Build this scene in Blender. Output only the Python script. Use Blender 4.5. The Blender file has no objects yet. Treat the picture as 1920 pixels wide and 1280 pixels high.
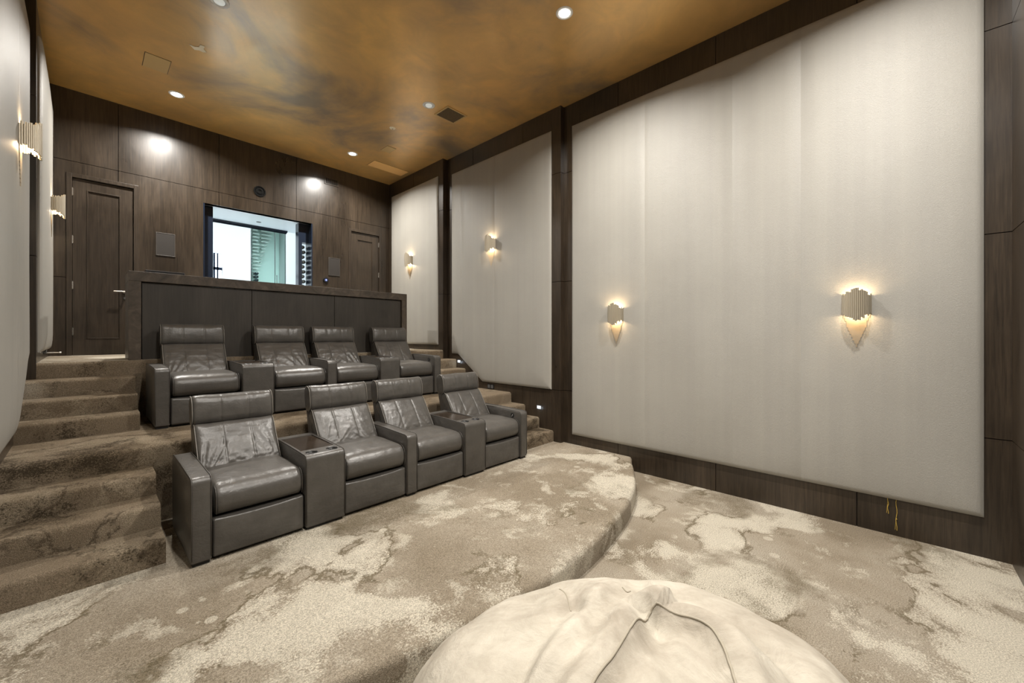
import bpy, bmesh, math, random
from mathutils import Vector, Matrix, noise
C = bpy.context.scene.collection
S = bpy.context.scene
PI = math.pi

# ------------------------------------------------------------------ camera, exposure, lights
EYE = 1.78
cd = bpy.data.cameras.new('camera'); cam = bpy.data.objects.new('camera', cd); C.objects.link(cam)
cam.location = (0, 0, EYE); cam.rotation_euler = (PI/2, 0, -0.81538)
cd.sensor_width = 36; cd.lens = 755.3/1920*36; cd.shift_y = -11.1/1920
cd.clip_start = 0.05; cd.clip_end = 60
S.camera = cam
S.view_settings.view_transform = 'Standard'; S.view_settings.look = 'None'
S.view_settings.gamma = 1; S.view_settings.use_curve_mapping = False
S.view_settings.exposure = 0.12
w = bpy.data.worlds.new('world'); S.world = w; w.use_nodes = True
w.node_tree.nodes['Background'].inputs[0].default_value = (0.6, 0.75, 1, 1)
w.node_tree.nodes['Background'].inputs[1].default_value = 0.0
S.cycles.max_bounces = 10; S.cycles.diffuse_bounces = 6; S.cycles.glossy_bounces = 4
S.cycles.sample_clamp_indirect = 6

LAMP_W = 110          # each lit ceiling downlight
SCONCE_W = 3.4        # each bulb end of a wall sconce
DAY_W = 150           # daylight in the room behind the bar
LAMP_COL = (1.0, 0.955, 0.885)

def light(kind, name, loc, energy, col, size=0.1, rot=(0, 0, 0), shape='DISK', parent=None, sy=None):
    d = bpy.data.lights.new(name, kind); d.energy = energy; d.color = col
    if kind == 'AREA':
        d.shape = shape; d.size = size
        if sy: d.size_y = sy
        if shape == 'DISK': d.spread = math.radians(148)
    elif kind == 'POINT': d.shadow_soft_size = size
    o = bpy.data.objects.new(name, d); C.objects.link(o); o.location = loc; o.rotation_euler = rot
    if parent: o.parent = parent
    return o

# ------------------------------------------------------------------ measures (metres, lower floor = 0)
CEIL = 5.209; P1 = 0.18; MID = 0.84; UP = 1.50; RIS = 0.165
XR = [4.948, 4.866, 4.765]; XL = [-0.505, -0.42, -0.335]        # wall faces of the three bays
YB = [-0.684, 3.585, 6.325, 8.325]                              # bay limits, the last is the back wall
ZS = [0.0, 0.96, 2.59, 4.215, CEIL]                             # joints in the wood panelling

# ------------------------------------------------------------------ materials
def mat(name, base=(.5, .5, .5), rough=.5, metal=0, spec=.5, emit=None, es=0, coat=0):
    m = bpy.data.materials.new(name); m.use_nodes = True
    b = m.node_tree.nodes['Principled BSDF']
    b.inputs['Base Color'].default_value = (*base, 1); b.inputs['Roughness'].default_value = rough
    b.inputs['Metallic'].default_value = metal; b.inputs['Specular IOR Level'].default_value = spec
    b.inputs['Coat Weight'].default_value = coat
    if emit: b.inputs['Emission Color'].default_value = (*emit, 1); b.inputs['Emission Strength'].default_value = es
    return m
class NT:
    def __init__(s, m): s.t = m.node_tree; s.b = s.t.nodes['Principled BSDF']
    def n(s, kind, **kw):
        x = s.t.nodes.new('ShaderNode'+kind)
        for k, v in kw.items():
            if k in x.inputs: x.inputs[k].default_value = v
            else: setattr(x, k, v)
        return x
    def l(s, a, b): s.t.links.new(a, b)
    def coord(s, scale=(1, 1, 1), kind='Object', rot=(0, 0, 0)):
        c = s.n('TexCoord'); mp = s.n('Mapping'); mp.inputs['Scale'].default_value = scale
        mp.inputs['Rotation'].default_value = rot
        s.l(c.outputs[kind], mp.inputs[0]); return mp.outputs[0]
    def noise(s, vec, scale, detail=3, rough=.5, dist=0):
        x = s.n('TexNoise', Scale=scale, Detail=detail, Roughness=rough, Distortion=dist)
        s.l(vec, x.inputs['Vector']); return x.outputs['Fac']
    def ramp(s, fac, stops, interp='LINEAR'):
        r = s.n('ValToRGB'); r.color_ramp.interpolation = interp
        e = r.color_ramp.elements
        while len(e) < len(stops): e.new(0.5)
        for i, (p, c) in enumerate(stops):
            e[i].position = p; e[i].color = (*c, 1) if len(c) == 3 else c
        s.l(fac, r.inputs[0]); return r.outputs[0]
    def mix(s, fac, a, b, mode='MIX'):
        x = s.n('Mix', data_type='RGBA', blend_type=mode)
        for sock, v in ((x.inputs[0], fac), (x.inputs[6], a), (x.inputs[7], b)):
            if isinstance(v, (int, float)): sock.default_value = v
            elif isinstance(v, tuple): sock.default_value = (*v, 1)
            else: s.l(v, sock)
        return x.outputs[2]
    def math(s, op, a, b=None):
        x = s.n('Math', operation=op)
        for i, v in enumerate((a, b)):
            if v is None: continue
            if isinstance(v, (int, float)): x.inputs[i].default_value = v
            else: s.l(v, x.inputs[i])
        return x.outputs[0]
    def bump(s, h, strength=.3, dist=.01, prev=None):
        x = s.n('Bump', Strength=strength, Distance=dist); s.l(h, x.inputs['Height'])
        if prev: s.l(prev, x.inputs['Normal'])
        s.l(x.outputs[0], s.b.inputs['Normal']); return x.outputs[0]
    def color(s, c): s.l(c, s.b.inputs['Base Color'])

def wood(name, c0, c1, rough=.36, spec=.5):
    m = mat(name, c0, rough, spec=spec); t = NT(m)
    g = t.noise(t.coord((22, 22, .9)), 3.0, 6, .65, .3)
    b = t.noise(t.coord((1.6, 1.6, .55)), 1.3, 4, .6, .6)
    c = t.ramp(g, [(.3, c0), (.72, c1)])
    d = t.ramp(b, [(.3, (.6, .58, .56)), (.7, (1.3, 1.22, 1.12))])
    t.color(t.mix(1.0, c, d, 'MULTIPLY'))
    r = t.ramp(b, [(.2, (rough-.06,)*3), (.8, (rough+.1,)*3)]); t.l(r, t.b.inputs['Roughness'])
    t.bump(g, .06, .004)
    return m
M = {}
M['wood'] = wood('dark_stained_wood', (.019, .0145, .0105), (.052, .039, .0275), .30)
M['door'] = wood('dark_door_wood', (.022, .017, .0125), (.052, .040, .030), .30)
M['barface'] = wood('dark_satin_panel', (.030, .027, .0235), (.044, .040, .035), .42)
M['slot'] = mat('joint_shadow_black', (.004, .0035, .003), .8, spec=.1)

def stone():
    m = mat('brown_veined_frame', rough=.4); t = NT(m)
    a = t.noise(t.coord((1, 1, 1)), 5, 8, .65, 1.5)
    t.color(t.ramp(a, [(.3, (.030, .023, .017)), (.55, (.075, .058, .043)), (.75, (.15, .12, .09))]))
    return m
M['barframe'] = stone()

def ceiling_mat():
    m = mat('bronze_leaf_ceiling', rough=.36, metal=.45, spec=.6, coat=.6); t = NT(m)
    m.node_tree.nodes['Principled BSDF'].inputs['Coat Roughness'].default_value = .2
    v = t.coord((1, 1, 1))
    a = t.noise(v, .55, 6, .55, .6); b = t.noise(v, 2.2, 6, .62, .8)
    c = t.ramp(a, [(.33, (.36, .27, .175)), (.47, (.74, .455, .175)), (.66, (.95, .58, .19))])
    d = t.ramp(b, [(.3, (.84, .85, .87)), (.65, (1.05, 1.04, 1.0))])
    t.color(t.mix(1.0, c, d, 'MULTIPLY'))
    r = t.ramp(b, [(.3, (.34,)*3), (.7, (.46,)*3)]); t.l(r, t.b.inputs['Roughness'])
    t.bump(t.noise(v, 60, 3), .05, .003)
    return m
M['ceil'] = ceiling_mat()

def carpet(name, cols, dark, seed, sc=1.0, pale=.9, veins=.8, blot=.8):
    """abstract mottled pile: taupe ground, pale islands with frayed rims, thin dark veins, olive fleck, round pebbles"""
    m = mat(name, rough=.95, spec=.1); t = NT(m)
    v = t.coord((sc, sc, sc)); t.t.nodes[-1].inputs['Location'].default_value = seed
    o = t.coord()
    fleck = t.noise(o, 85, 2, .6)
    dith = t.math('MULTIPLY', t.math('SUBTRACT', fleck, .5), .26)
    big = t.noise(v, .8, 5, .55, .3)
    c = t.ramp(t.math('ADD', big, t.math('MULTIPLY', dith, .6)), [(.36, cols[0]), (.50, cols[1]), (.64, cols[2])])
    isl = t.noise(v, 1.25, 7, .58, .35)
    isl_m = t.ramp(t.math('ADD', isl, dith), [(.525, (0, 0, 0)), (.575, (1, 1, 1))])
    c = t.mix(t.math('MULTIPLY', isl_m, pale), c, cols[3])
    # second, finer scatter of pale islands
    is2 = t.ramp(t.math('ADD', t.noise(v, 3.4, 6, .6, .3), dith), [(.57, (0, 0, 0)), (.65, (1, 1, 1))])
    c = t.mix(t.math('MULTIPLY', is2, pale*.7), c, cols[3])
    # thin dark veins follow the rims of the islands here and there
    rim = t.math('ABSOLUTE', t.math('SUBTRACT', isl, .515))
    band = t.ramp(t.math('ADD', rim, t.math('MULTIPLY', dith, .12)), [(.004, (1, 1, 1)), (.020, (0, 0, 0))])
    mask = t.ramp(t.noise(v, 1.1, 4, .6), [(.46, (0, 0, 0)), (.58, (1, 1, 1))])
    c = t.mix(t.math('MULTIPLY', t.math('MULTIPLY', band, mask), veins), c, dark)
    # olive brown flecked patches
    ob = t.noise(v, 1.0, 7, .62, .3)
    obm = t.ramp(t.math('ADD', ob, t.math('MULTIPLY', dith, 1.5)), [(.57, (0, 0, 0)), (.66, (1, 1, 1))])
    c = t.mix(t.math('MULTIPLY', obm, blot), c, dark)
    # round pale pebbles in clusters
    vo = t.n('TexVoronoi', Scale=7.5, Randomness=1.0); t.l(o, vo.inputs['Vector'])
    rnd = t.n('SeparateColor'); t.l(vo.outputs['Color'], rnd.inputs[0])
    disc = t.ramp(t.math('SUBTRACT', vo.outputs['Distance'], t.math('MULTIPLY', rnd.outputs[0], .34)), [(.01, (1, 1, 1)), (.04, (0, 0, 0))])
    pm = t.ramp(t.noise(v, .9, 3, .5), [(.56, (0, 0, 0)), (.60, (1, 1, 1))])
    c = t.mix(t.math('MULTIPLY', t.math('MULTIPLY', disc, pm), .7*pale), c, cols[3])
    f = t.ramp(t.noise(o, 130, 3, .75), [(.30, (.50, .49, .46)), (.70, (1.38, 1.38, 1.38))])
    t.color(t.mix(1.0, c, f, 'MULTIPLY'))
    p = t.bump(t.noise(o, 200, 3, .7), 1.0, .014)
    t.bump(t.noise(o, 6, 4, .6), .25, .02, p)
    return m
M['carpet'] = carpet('mottled_cream_carpet', [(.31, .258, .192), (.41, .352, .275), (.47, .415, .338), (.74, .685, .575)], (.15, .118, .068), (3.1, 1.7, 0), 1.15, .8, .75, .62)
M['stair'] = carpet('mottled_brown_stair_carpet', [(.165, .125, .082), (.245, .192, .134), (.265, .21, .15), (.37, .305, .22)], (.032, .023, .013), (8.3, 2.1, .4), 1.6, .6, .55, .8)

def fabric():
    m = mat('pale_woven_wall_fabric', rough=.46, spec=.42); t = NT(m)
    v = t.coord((1, 1, 1))
    a = t.noise(v, .8, 4, .55)
    st = t.noise(t.coord((7, 7, .12)), 1.2, 5, .6)
    c = t.ramp(a, [(.3, (.315, .302, .272)), (.7, (.355, .342, .311))])
    d = t.ramp(st, [(.3, (.955, .955, .96)), (.7, (1.03, 1.03, 1.025))])
    t.color(t.mix(1.0, c, d, 'MULTIPLY'))
    h = t.noise(t.coord((90, 90, 420)), 1.0, 3, .6)
    h2 = t.noise(t.coord((320, 320, 60)), 1.0, 2, .6)
    p = t.bump(h, .45, .004); p = t.bump(h2, .2, .003, p)
    t.bump(st, .12, .008, p)
    return m
M['fabric'] = fabric()

def leather(name, c, rough=.34):
    m = mat(name, c, rough, spec=.55); t = NT(m)
    v = t.coord(); oi = t.n('ObjectInfo')
    a = t.noise(v, 7, 5, .6)
    t.color(t.ramp(a, [(.3, tuple(x*.82 for x in c)), (.7, tuple(x*1.18 for x in c))]))
    vo = t.n('TexVoronoi', Scale=260.0); t.l(v, vo.inputs['Vector'])
    p = t.bump(vo.outputs['Distance'], .10, .002)
    p = p = t.bump(t.noise(v, 16, 4, .6, .6), .22, .014, p)
    t.bump(t.noise(t.coord((14, 14, 30)), 1.0, 4, .6, .5), .10, .02, p)
    return m
M['leather'] = leather('grey_brown_leather', (.070, .0645, .058), .34)
M['welt'] = leather('leather_welt_highlight', (.15, .137, .12), .4)  # edge highlights put into the colour, paler than the cushions
M['shell'] = leather('dark_leather_shell', (.05, .044, .038), .42)
M['base'] = mat('black_chair_base', (.008, .008, .008), .6)
M['tray'] = wood('dark_polished_tray', (.018, .013, .010), (.04, .030, .022), .16, .6)
M['hole'] = mat('cup_holder_black', (.010, .010, .010), .35)
M['black'] = mat('black_plastic', (.008, .008, .009), .35)
M['chrome'] = mat('satin_chrome', (.75, .74, .72), .22, 1)
M['champagne'] = mat('champagne_metal', (.60, .54, .43), .36, .75)
M['tubeshade'] = mat('tan_tube_shade', (.42, .35, .26), .5, .3)  # tan tone for the tube shadow below each sconce
M['linen'] = mat('pale_bracket', (.5, .46, .38), .6)
M['bulb'] = mat('warm_bulb', (1, .9, .7), .3, emit=(1, .78, .5), es=6)
M['lens'] = mat('lit_lamp_lens', (1, 1, 1), .3, emit=LAMP_COL, es=30)
M['white'] = mat('white_trim', (.88, .87, .85), .45)
M['lampoff'] = mat('unlit_lamp_glass', (.72, .73, .70), .25)
M['offglow'] = mat('unlit_bulb_added_glow', (.72, .73, .70), .25, emit=(.9, .95, .9), es=.32)  # faint glow added to the unlit bulbs so they look pale
M['grey'] = mat('dark_recess', (.08, .08, .08), .6)
M['matte'] = mat('matte_black', (.006, .006, .006), .75, spec=.15)
M['grille'] = mat('speaker_grille_grey', (.030, .026, .023), .6, .2)
M['bronze'] = mat('bronze_painted_panel', (.62, .43, .19), .45, .3)
M['paleBronze'] = mat('pale_bronze_panel', (.98, .60, .23), .45, .2)
M['brown'] = mat('brown_vent_metal', (.12, .085, .045), .45, .4)
M['tape'] = mat('cream_tape', (.95, .86, .66), .7)
M['suede'] = None
M['steplight'] = mat('step_light_lens', (1, 1, 1), .4, emit=(.75, .87, 1), es=1.2)
M['yellow'] = mat('yellow_thread', (.48, .33, .06), .8)
M['screen'] = mat('blue_lit_dial', (.02, .03, .1), .2, emit=(.15, .3, 1), es=.3)
M['glyph'] = mat('pale_lit_digits', (.8, .8, .9), .3, emit=(.7, .8, 1), es=.35)
M['plaster'] = mat('white_plaster', (.55, .57, .57), .6)
M['palefloor'] = mat('pale_stone_floor', (.9, .9, .9), .4)
M['navy'] = mat('navy_gloss_frame', (.012, .018, .032), .18)
M['soffit'] = mat('pale_grey_soffit', (.55, .60, .62), .4)
M['mint'] = mat('pale_green_glass_back', (.74, .84, .80), .3)
M['pane'] = mat('bright_window_pane', (1, 1, 1), .3, emit=(.86, .95, 1), es=2.4)
M['bottle'] = mat('dark_bottle_glass', (.01, .02, .025), .12)
M['label'] = mat('pale_bottle_label', (.55, .68, .72), .5)
def glass():
    m = mat('clear_glass', (.85, .97, .93), .02); b = m.node_tree.nodes['Principled BSDF']
    b.inputs['Transmission Weight'].default_value = 1; b.inputs['IOR'].default_value = 1.1
    return m
M['glass'] = glass()
def suede():
    m = mat('cream_suede', rough=.85, spec=.2); t = NT(m); v = t.coord()
    a = t.noise(v, 2.2, 8, .65, .8); b = t.noise(v, 9, 6, .7, .5)
    c = t.ramp(a, [(.35, (.31, .275, .225)), (.6, (.46, .425, .36))])
    d = t.ramp(b, [(.3, (.86, .85, .83)), (.7, (1.08, 1.08, 1.08))])
    t.color(t.mix(1.0, c, d, 'MULTIPLY'))
    p = t.bump(t.noise(v, 260, 2), .25, .003)
    p = t.bump(t.noise(t.coord((1, 1, 1)), 7, 6, .6, 1.2), .35, .03, p)
    return m
M['suede'] = suede()
M['welt_suede'] = mat('suede_welt', (.33, .295, .235), .8, spec=.2)

# ------------------------------------------------------------------ object helpers
def tag(o, label=None, cat=None, group=None, kind=None):
    if label: o['label'] = label
    if cat: o['category'] = cat
    if group: o['group'] = group
    if kind: o['kind'] = kind
    return o
def empty(name, loc, label, cat, group=None, rz=0):
    o = bpy.data.objects.new(name, None); C.objects.link(o); o.location = loc; o.rotation_euler.z = rz
    o.empty_display_size = .1
    return tag(o, label, cat, group)
def finish(name, bm, m, parent=None, smooth=False, loc=None):
    me = bpy.data.meshes.new(name)
    bmesh.ops.recalc_face_normals(bm, faces=bm.faces[:]) if not getattr(bm, 'keep', False) else None
    bm.to_mesh(me); bm.free()
    me.materials.append(m)
    if smooth:
        for p in me.polygons: p.use_smooth = True
    o = bpy.data.objects.new(name, me); C.objects.link(o)
    if parent: o.parent = parent
    if loc: o.location = loc
    return o
def box(bm, a, b, bev=0, seg=2):
    r = bmesh.ops.create_cube(bm, size=1); vs = r['verts']
    for v in vs:
        v.co = Vector([a[i]+(v.co[i]+.5)*(b[i]-a[i]) for i in range(3)])
    if bev:
        es = list({e for v in vs for e in v.link_edges})
        bmesh.ops.bevel(bm, geom=es, offset=bev, segments=seg, profile=.5, affect='EDGES')
def prism(bm, pts, axis, a, b, bev=0, seg=2):
    """polygon of 2D points extruded along an axis from a to b"""
    def co(p, t):
        if axis == 'x': return Vector((t, p[0], p[1]))
        if axis == 'y': return Vector((p[0], t, p[1]))
        return Vector((p[0], p[1], t))
    A = [bm.verts.new(co(p, a)) for p in pts]; B = [bm.verts.new(co(p, b)) for p in pts]
    n = len(pts); fs = [bm.faces.new(A), bm.faces.new(B[::-1])]
    for i in range(n): fs.append(bm.faces.new((A[i], A[(i+1) % n], B[(i+1) % n], B[i])))
    if bev:
        bmesh.ops.recalc_face_normals(bm, faces=fs)
        es = list({e for f in fs for e in f.edges})
        bmesh.ops.bevel(bm, geom=es, offset=bev, segments=seg, profile=.5, affect='EDGES')
def cyl(bm, c, r, h, axis='z', n=24, r2=None):
    """cylinder or cone from c along +axis"""
    M4 = {'z': Matrix.Identity(3), 'x': Matrix.Rotation(PI/2, 3, 'Y'), 'y': Matrix.Rotation(-PI/2, 3, 'X')}[axis]
    A = []; B = []
    for i in range(n):
        a = 2*PI*i/n
        A.append(bm.verts.new(Vector(c)+M4 @ Vector((r*math.cos(a), r*math.sin(a), 0))))
        B.append(bm.verts.new(Vector(c)+M4 @ Vector(((r2 or r)*math.cos(a), (r2 or r)*math.sin(a), h))))
    bm.faces.new(A[::-1]); bm.faces.new(B)
    for i in range(n): bm.faces.new((A[i], A[(i+1) % n], B[(i+1) % n], B[i]))
def ring(bm, c, prof, n=40):
    """profile of (r,z) turned about a vertical axis through c"""
    R = []
    for i in range(n):
        a = 2*PI*i/n
        R.append([bm.verts.new((c[0]+r*math.cos(a), c[1]+r*math.sin(a), c[2]+z)) for r, z in prof])
    for i in range(n):
        for j in range(len(prof)-1):
            bm.faces.new((R[i][j], R[(i+1) % n][j], R[(i+1) % n][j+1], R[i][j+1]))
def tube(bm, pts, r, n=8, closed=False):
    pts = [Vector(p) for p in pts]; R = []; k = len(pts)
    for i, p in enumerate(pts):
        if closed: d = pts[(i+1) % k]-pts[i-1]
        else: d = pts[min(i+1, k-1)]-pts[max(i-1, 0)]
        d.normalize(); u = d.orthogonal() if abs(d.x) > .9 else d.cross(Vector((1, 0, 0)))
        u.normalize(); q = d.cross(u)
        R.append([bm.verts.new(p+r*(math.cos(2*PI*j/n)*u+math.sin(2*PI*j/n)*q)) for j in range(n)])
    for i in range(k if closed else k-1):
        for j in range(n):
            bm.faces.new((R[i][j], R[i][(j+1) % n], R[(i+1) % k][(j+1) % n], R[(i+1) % k][j]))
    if not closed: bm.faces.new(R[0][::-1]); bm.faces.new(R[-1])
def struct(name, bm, m, parent=None, smooth=False):
    o = finish(name, bm, m, parent, smooth)
    if not parent: o['kind'] = 'structure'
    return o
def autosmooth(o, ang=40):
    for p in o.data.polygons: p.use_smooth = True
    o.data.set_sharp_from_angle(angle=math.radians(ang))
    return o
def copy_tree(o, parent=None):
    c = o.copy(); C.objects.link(c)
    if parent: c.parent = parent
    for ch in list(o.children):
        copy_tree(ch, c)
    return c
def subtract(rects, hole):
    out = []
    hx0, hx1, hz0, hz1 = hole
    for x0, x1, z0, z1 in rects:
        if hx1 <= x0 or hx0 >= x1 or hz1 <= z0 or hz0 >= z1: out.append((x0, x1, z0, z1)); continue
        if hx0 > x0: out.append((x0, hx0, z0, z1))
        if hx1 < x1: out.append((hx1, x1, z0, z1))
        a, b = max(x0, hx0), min(x1, hx1)
        if hz0 > z0: out.append((a, b, z0, hz0))
        if hz1 < z1: out.append((a, b, hz1, z1))
    return out

# ------------------------------------------------------------------ SETTING: floors and steps
bm = bmesh.new()
for vs in [[(-.9, -.9), (5.3, -.9), (5.3, 3.0), (-.9, 3.0)]]:
    bm.faces.new([bm.verts.new((x, y, 0)) for x, y in vs])
struct('floor', bm, M['carpet'])

CUR = [(0, 1.66), (.3, 1.667), (.65, 1.70), (1.1, 1.778), (1.5, 1.875), (1.89, 2.02), (2.37, 2.285), (2.74, 2.53)]
def edge_y(x):
    d = abs(x-2.23)
    for (a, b), (c, e) in zip(CUR, CUR[1:]):
        if d <= c: return b+(e-b)*(d-a)/(c-a)
    return CUR[-1][1]
bm = bmesh.new()          # curved front platform with a rounded carpet nose
N = 96; rows = []
for i in range(N+1):
    x = XL[0]+(XR[0]-XL[0])*i/N
    x0, x1 = x-.15, x+.15
    y = (edge_y(max(x0, -.5))+edge_y(min(x1, 4.94))+2*edge_y(x))/4
    rows.append((x, y))
prof = [(0, 0), (0, P1-.045), (.004, P1-.028), (.014, P1-.012), (.030, P1-.003), (.05, P1)]
R = []
for i, (x, y) in enumerate(rows):
    a = rows[max(i-1, 0)]; b = rows[min(i+1, N)]
    nx, ny = -(b[1]-a[1]), (b[0]-a[0]); L = math.hypot(nx, ny); nx /= L; ny /= L
    line = [bm.verts.new((x+nx*d*.3, y+ny*d, z)) for d, z in prof]
    line.append(bm.verts.new((x, 4.75, P1)))
    R.append(line)
for i in range(N):
    for j in range(len(prof)):
        bm.faces.new((R[i][j], R[i+1][j], R[i+1][j+1], R[i][j+1]))
o = struct('floor.001', bm, M['carpet']); autosmooth(o, 35)

def step(bm, x0, x1, y0, y1, z0, z1, r=.035):
    """a carpeted step: riser at y0 with a rounded nose, flat top back to y1"""
    pts = [(y0, z0), (y0, z1-r)]
    for k in range(1, 5):
        a = PI/2*k/4
        pts.append((y0+r-r*math.cos(a), z1-r+r*math.sin(a)))
    pts += [(y1, z1), (y1, z0)]
    prism(bm, pts, 'x', x0, x1)
LT = [3.72, 4.00, 4.29, 4.60]; UT = [5.50, 5.77, 6.04, 6.32]
def flight(name, x0, x1, ts, zb):
    bm = bmesh.new()
    for k in range(3): step(bm, x0, x1, ts[k], ts[k+1]+.1 if k < 2 else ts[3]+.02, zb+RIS*k-.0, zb+RIS*(k+1))
    o = struct(name, bm, M['stair']); autosmooth(o, 50)
flight('stair_flight', XL[1], .395, LT, P1)
flight('stair_flight', 4.0, XR[1], LT, P1)
flight('stair_flight', XL[1], .385, UT, MID)
flight('stair_flight', 4.0, XR[1], UT, MID)
bm = bmesh.new(); step(bm, XL[1], XR[1], 4.60, 6.4, P1, MID, .045)
o = struct('floor.002', bm, M['stair']); autosmooth(o, 50)
bm = bmesh.new(); step(bm, XL[2], XR[2], 6.32, 8.5, MID, UP, .04)
o = struct('floor.003', bm, M['stair']); autosmooth(o, 50)
o.data.materials.append(M['carpet'])
for p in o.data.polygons:
    if p.normal.z > .9: p.material_index = 1

# ------------------------------------------------------------------ SETTING: walls
G = .007
def panelled(bm, faces, thick, plane, front, dirn):
    pass
def side_wall(name, xs, sgn):
    bm = bmesh.new(); slot = bmesh.new()
    ysets = [[-.684, .235, 1.462, 2.69, 3.585], [3.585, 4.345, 5.56, 6.325], [6.325, 7.342, 8.325]]
    for bay in range(3):
        xf = xs[bay]; ys = ysets[bay]
        for i in range(len(ys)-1):
            for j in range(4):
                y0, y1 = ys[i]+(G/2 if i else 0), ys[i+1]-(G/2 if i < len(ys)-2 else 0)
                z0, z1 = ZS[j]+(G/2 if j else 0), ZS[j+1]-(G/2 if j < 3 else 0)
                a, b = sorted((xf, xf+sgn*.30))
                box(bm, (a, y0, z0), (b, y1, z1), 0)
        a, b = sorted((xf+sgn*.012, xf+sgn*.28))
        box(slot, (a, ys[0]+.012, 0), (b, ys[-1]-.002, CEIL-.002))
    o = struct(name, bm, M['wood'])
    s = finish('joint_backing', slot, M['slot'], o)
side_wall('wall_right', XR, 1); side_wall('wall_left', XL, -1)

D1 = (-.172, .567, 4.05); D2 = (3.817, 4.567, 4.05); WIN = (1.355, 3.092, 2.25, 3.99)
bm = bmesh.new(); slot = bmesh.new()
xs = [XL[2]-.02, .346, 1.572, 2.796, 4.021, XR[2]+.02]
for i in range(5):
    for j in range(1, 4):
        z0 = ZS[j] if j > 1 else 1.3
        rs = [(xs[i]+G/2, xs[i+1]-G/2, z0+G/2, ZS[j+1]-(G/2 if j < 3 else 0))]
        for h in ((D1[0], D1[1], 1.2, D1[2]), (D2[0], D2[1], 1.2, D2[2]), WIN): rs = subtract(rs, h)
        for x0, x1, a, b in rs: box(bm, (x0, 8.325, a), (x1, 8.45, b))
rs = [(xs[0], xs[-1], 1.3, CEIL)]
for h in ((D1[0], D1[1], 1.2, D1[2]), (D2[0], D2[1], 1.2, D2[2]), WIN): rs = subtract(rs, h)
for x0, x1, a, b in rs: box(slot, (x0, 8.337, a), (x1, 8.449, b))
o = struct('wall_back', bm, M['wood']); finish('joint_backing', slot, M['slot'], o)
bm = bmesh.new()
for i, (z0, z1) in enumerate(zip(ZS, ZS[1:])):
    box(bm, (XL[0]-.3, -.80, z0+(G/2 if i else 0)), (XR[0]+.3, YB[0], z1-G/2))
o = struct('wall_front', bm, M['wood'])
bm = bmesh.new(); box(bm, (XL[0]-.3, -.78, 0), (XR[0]+.3, YB[0]-.012, CEIL)); finish('joint_backing', bm, M['slot'], o)
bm = bmesh.new(); box(bm, (XL[0]-.35, -.85, CEIL), (XR[0]+.35, 8.45, CEIL+.12))
struct('ceiling', bm, M['ceil'])

# doors in the back wall
def door(name, x0, x1, ztop, hinge_left, handle):
    bm = bmesh.new(); cw = .055; y = 8.325
    for a, b in ((x0, x0+cw), (x1-cw, x1)): box(bm, (a, y-.012, UP), (b, y+.10, ztop), .004)
    box(bm, (x0+cw, y-.012, ztop-cw), (x1-cw, y+.10, ztop), .004)
    o = struct(name, bm, M['door'])
    a, b, t = x0+cw+.004, x1-cw-.004, ztop-cw-.006
    bm = bmesh.new(); st = .137; ia, ib, iz0, iz1 = a+st, b-st, 1.735, t-.14
    rs = subtract([(a, b, UP+.006, t)], (ia, ib, iz0, iz1))
    for p, q, r, s in rs: box(bm, (p, y+.022, r), (q, y+.065, s))
    for p, q, r, s in ((ia, ia+.014, iz0, iz1), (ib-.014, ib, iz0, iz1), (ia+.014, ib-.014, iz0, iz0+.014), (ia+.014, ib-.014, iz1-.014, iz1)):
        box(bm, (p, y+.016, r), (q, y+.06, s), .003)
    box(bm, (ia+.014, y+.036, iz0+.014), (ib-.014, y+.06, iz1-.014))
    finish('door_leaf', bm, M['door'], o)
    bm = bmesh.new(); box(bm, (x0+.01, y+.07, UP), (x1-.01, y+.09, ztop-.01)); finish('door_gap', bm, M['slot'], o)
    for z in (3.796, 3.127, 2.486, 1.839):
        bm = bmesh.new(); hx = x0+cw if hinge_left else x1-cw
        cyl(bm, (hx, y+.012, z-.055), .009, .11, n=12); box(bm, (hx-.012, y+.016, z-.05), (hx+.012, y+.024, z+.05))
        finish('hinge', bm, M['chrome'], o)
    hx = b-.09 if hinge_left else a+.09; s = -1 if hinge_left else 1
    bm = bmesh.new(); cyl(bm, (hx, y-.002, 2.43), .027, .026, 'y', 20)
    cyl(bm, (hx, y-.055, 2.43), .010, .06, 'y', 12); cyl(bm, (hx if s > 0 else hx-.125, y-.055, 2.43), .010, .125, 'x', 12)
    h = finish('handle', bm, M['chrome'], o); autosmooth(h)
    bm = bmesh.new(); cyl(bm, (hx, y+.012, 2.34), .018, .012, 'y', 16); finish('lock', bm, M['grey'], o)
door('door_1', D1[0], D1[1], D1[2], True, True)
door('door_2', D2[0], D2[1], D2[2], False, True)
# pale threshold carpet strip lies in front of the left door
# ------------------------------------------------------------------ SETTING: the opening behind the bar and the bright room beyond
bm = bmesh.new(); y0, y1 = 8.325, 8.46
x0, x1, z0, z1 = WIN
for a, b in (((x0-.0, y0+.002, z0), (x0+.02, y1, z1)), ((x1-.02, y0+.002, z0), (x1, y1, z1)), ((x0, y0+.002, z0), (x1, y1, z0+.02))): box(bm, a, b)
win = struct('window_1', bm, M['navy'])
for a, b in ((1.28, 1.513), (2.88, 3.16)):
    bm = bmesh.new()
    if a < 2: box(bm, (a, 8.462, z0), (b, 8.60, z1-.003), .006)
    else:
        rs = subtract([(a, b, z0, z1-.003)], (2.945, 3.07, 2.72, 3.62))
        for p, q, r, s in rs: box(bm, (p, 8.462, r), (q, 8.62, s))
    finish('window_jamb', bm, M['navy'], win)
bm = bmesh.new(); box(bm, (1.25, 8.452, z1), (3.2, 9.40, z1+.06)); finish('soffit', bm, M['soffit'], win)
bm = bmesh.new()
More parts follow.
